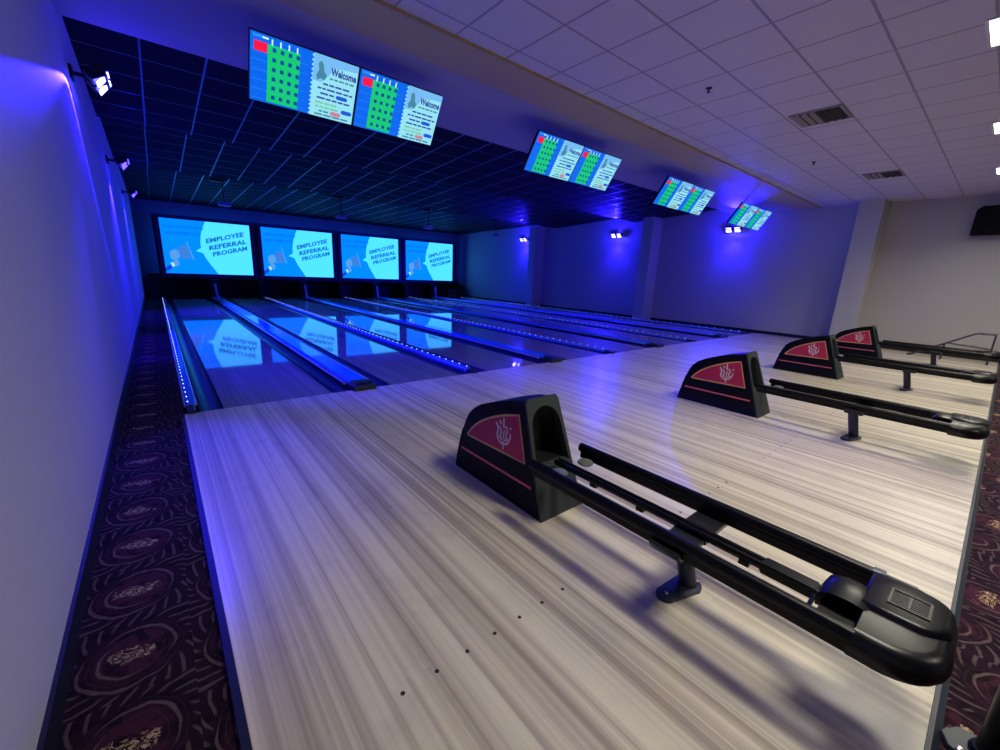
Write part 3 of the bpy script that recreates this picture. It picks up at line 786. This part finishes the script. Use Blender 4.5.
for i, ((x, y, z), l) in enumerate(zip(LL, LT)):
    flood((x, y, z), -1, l, 1, i == 0)
    o = light('SPOT', 'flood_light', (x+.14, y, z-.16), (1300, 2600, 2600)[i], BLUE, shadow_soft_size=.06, spot_size=1.5, spot_blend=.9); aim(o, (.72, .0, -.8))
    if i == 0:
        o = light('SPOT', 'flood_light', (x+.16, y-.2, z-.16), 800, BLUE, shadow_soft_size=.05, spot_size=.62, spot_blend=1.); aim(o, (.06, -.9, -1.))
        # this lamp throws a hard-edged cone along the wall, brightest at its rim
        o = light('SPOT', 'flood_light', (x-.01, y-.29, z-.08), 1500, BLUE, shadow_soft_size=.01, spot_size=1.92, spot_blend=.04); aim(o, (0, -.34, -.94))
        o.data.use_nodes = True; nt = o.data.node_tree; g = G(nt)
        ge = g.n('ShaderNodeNewGeometry'); vt = g.n('ShaderNodeVectorTransform', vector_type='VECTOR', convert_from='WORLD', convert_to='OBJECT')
        nt.links.new(ge.outputs['Incoming'], vt.inputs[0]); sp = g.n('ShaderNodeSeparateXYZ'); nt.links.new(vt.outputs[0], sp.inputs[0])
        k_ = g.m('SUBTRACT', 1.04, g.step(g.m('ABSOLUTE', sp.outputs[2]), .60, .70))
        nt.links.new(k_, nt.nodes['Emission'].inputs['Strength'])
    o = light('SPOT', 'flood_light', (x+.02, y-.10, z-.24), (25, 800, 800)[i], BLUE, shadow_soft_size=.03, spot_size=1.5, spot_blend=.9); aim(o, (-.2, -.3, -1.))
    light('POINT', 'flood_light', (x+.22, y, z-.1), 12, BLUE, shadow_soft_size=.06)

# ------------------------------------------------------------------ ceiling fittings
for i, (x, y, lab_, grp) in enumerate([(2.2, -4.83, 0, 0), (5.33, -4.83, 'square ceiling light panel nearest the camera at the right edge', 1), (8.45, -4.80, 'second ceiling light panel along the right edge of the white ceiling', 1), (11.4, -4.78, 'third ceiling light panel along the right edge, nearest the right wall', 1), (3.8, -8.6, 0, 0), (9.8, -8.6, 0, 0)]):
    t = thing('ceiling_light', lab_ or 'recessed ceiling light panel behind the camera', 'ceiling light', (x, y, ZC), 'recessed ceiling lights')
    bm = bmesh.new()
    for a, b in (((-.30, -.61), (.30, -.585)), ((-.30, .585), (.30, .61)), ((-.30, -.585), (-.275, .585)), ((.275, -.585), (.30, .585))): add_box(bm, (*a, -.012), (*b, .002))
    obj('frame', bm, M['troffer'], t)
    obj('diffuser', box((-.275, -.585, -.008), (.275, .585, .001)), M['diffuser'], t)
    a_ = light('AREA', 'ceiling_panel_light', (x, y, ZC-.014), 49, (1., .95, .78), shape='RECTANGLE', size=.54, size_y=1.16, spread=2.5)
for x, y, l in ((6.5, -2.784, 'dark louvred ceiling vent, the nearer of the two in the white tiles'), (10.6, -2.80, 'dark louvred ceiling vent, the farther one towards the right wall')):
    t = thing('ceiling_vent', l, 'vent', (x, y, ZC), 'ceiling vents')
    bm = bmesh.new(); q = .28
    for a, b in (((-q, -q), (q, -q+.03)), ((-q, q-.03), (q, q)), ((-q, -q+.03), (-q+.03, q-.03)), ((q-.03, -q+.03), (q, q-.03))): add_box(bm, (*a, -.014), (*b, .002))
    obj('frame', bm, M['ventbody'], t)
    obj('backing', box((-q+.03, -q+.03, -.003), (q-.03, q-.03, .001)), M['ventdark'], t)
    for j in range(6):
        y_ = -.21 + j*.084
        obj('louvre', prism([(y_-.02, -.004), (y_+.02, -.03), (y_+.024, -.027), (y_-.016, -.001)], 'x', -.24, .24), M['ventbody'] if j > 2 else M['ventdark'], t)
for x, y, l in ((4.74, -2.157, 'small dark sprinkler head, the nearer one in the white ceiling'), (8.847, -2.129, 'small dark sprinkler head, the farther one between the two vents')):
    t = thing('sprinkler_head', l, 'sprinkler', (x, y, ZC), 'sprinkler heads')
    obj('escutcheon', lathe([(.035, .03), (.035, -.006), (.012, -.012)], n=18), M['ventdark'], t)
    obj('nozzle', lathe([(.010, -.010), (.010, -.04), (.022, -.042), (.022, -.046)], n=14), M['ventdark'], t)

# ------------------------------------------------------------------ right side
t = thing('wall_speaker', 'black loudspeaker mounted high on the pale right wall', 'speaker', (13.84, -4.20, 3.03))
obj('cabinet', prism([(-.25, -.30), (.25, -.30), (.25, .22), (.17, .30), (-.17, .30), (-.25, .22)], 'x', -.13, .12, .03, 3), M['speaker'], t, 40)
obj('grille', prism([(-.21, -.26), (.21, -.26), (.21, .20), (.15, .26), (-.15, .26), (-.21, .20)], 'x', -.137, -.128, .003), M['speaker'], t)
obj('wall_bracket', box((.11, -.05, -.05), (.17, .05, .05), .004), M['bracket'], t)
t = thing('bowling_ramp', 'metal tube ball ramp beside the right wall, behind the farthest ball return', 'ball ramp', (13.2, -4.4, 0))
for s in (-1, 1):
    x = s*.11
    obj('ramp_rail', tube([(x, .85, .03), (x, .78, .04), (x, .42, .278), (x, -.09, .61), (x, -.15, .64), (x, -.41, .645)], .015), M['ramptube'], t, 50)
    obj('leg', tube([(x, -.40, .645), (x, -.40, .0)], .016), M['ramptube'], t, 50)
    obj('leg', tube([(x, .30, .36), (x, .30, .0)], .014), M['ramptube'], t, 50)
    obj('side_brace', tube([(x, .26, .375), (x, -.40, .325)], .010), M['ramptube'], t, 50)
obj('top_bar', tube([(-.11, -.15, .645), (.11, -.15, .645)], .012), M['chrome'], t, 50)
obj('handle', tube([(-.11, -.41, .65), (.11, -.41, .65)], .014), M['chrome'], t, 50)
t = thing('stanchion_post', 'thick black upright post on a small grey foot, cut off at the bottom right corner', 'post', (1.505, -5.098, -.012))
obj('base_plate', prism([(-.085, -.02), (-.05, .095), (.0, .115), (.06, .08), (.08, -.03), (.0, -.08)], 'z', 0, .022, .004), M['plate'], t)
obj('base_bolt', lathe([(.011, .02), (.011, .028), (.005, .031)], (-.045, .07, 0), 10), M['screw'], t)
obj('column', lathe([(.05, .012), (.044, .05), (.042, .1), (.042, .95), (.035, .965), (.01, .97)], n=24), M['rail'], t, 40)
obj('collar', lathe([(.052, .0215), (.056, .03), (.05, .045), (.044, .048)], n=24), M['hood'], t, 40)

# ------------------------------------------------------------------ world, camera, output
w = bpy.data.worlds.new('World'); scene.world = w; w.use_nodes = True
w.node_tree.nodes['Background'].inputs[0].default_value = (.02, .02, .05, 1); w.node_tree.nodes['Background'].inputs[1].default_value = .2
cam = bpy.data.cameras.new('Camera'); co = bpy.data.objects.new('Camera', cam); C.objects.link(co)
cam.sensor_fit = 'HORIZONTAL'; cam.sensor_width = 36; cam.lens = 36 * 410.057 / 1000; cam.clip_start = .02; cam.clip_end = 100
rx, ry, rz = 1.32961, -.042155, -.683904
co.matrix_world = Matrix.Translation((-.3821, -4.8231, 1.4480)) @ (Matrix.Rotation(rz, 4, 'Z') @ Matrix.Rotation(ry, 4, 'Y') @ Matrix.Rotation(rx, 4, 'X'))
scene.camera = co
vs = scene.view_settings
scene.display_settings.display_device = 'sRGB'
vs.view_transform = 'Standard'; vs.look = 'None'; vs.gamma = 1; vs.use_curve_mapping = False
vs.exposure = 0.0
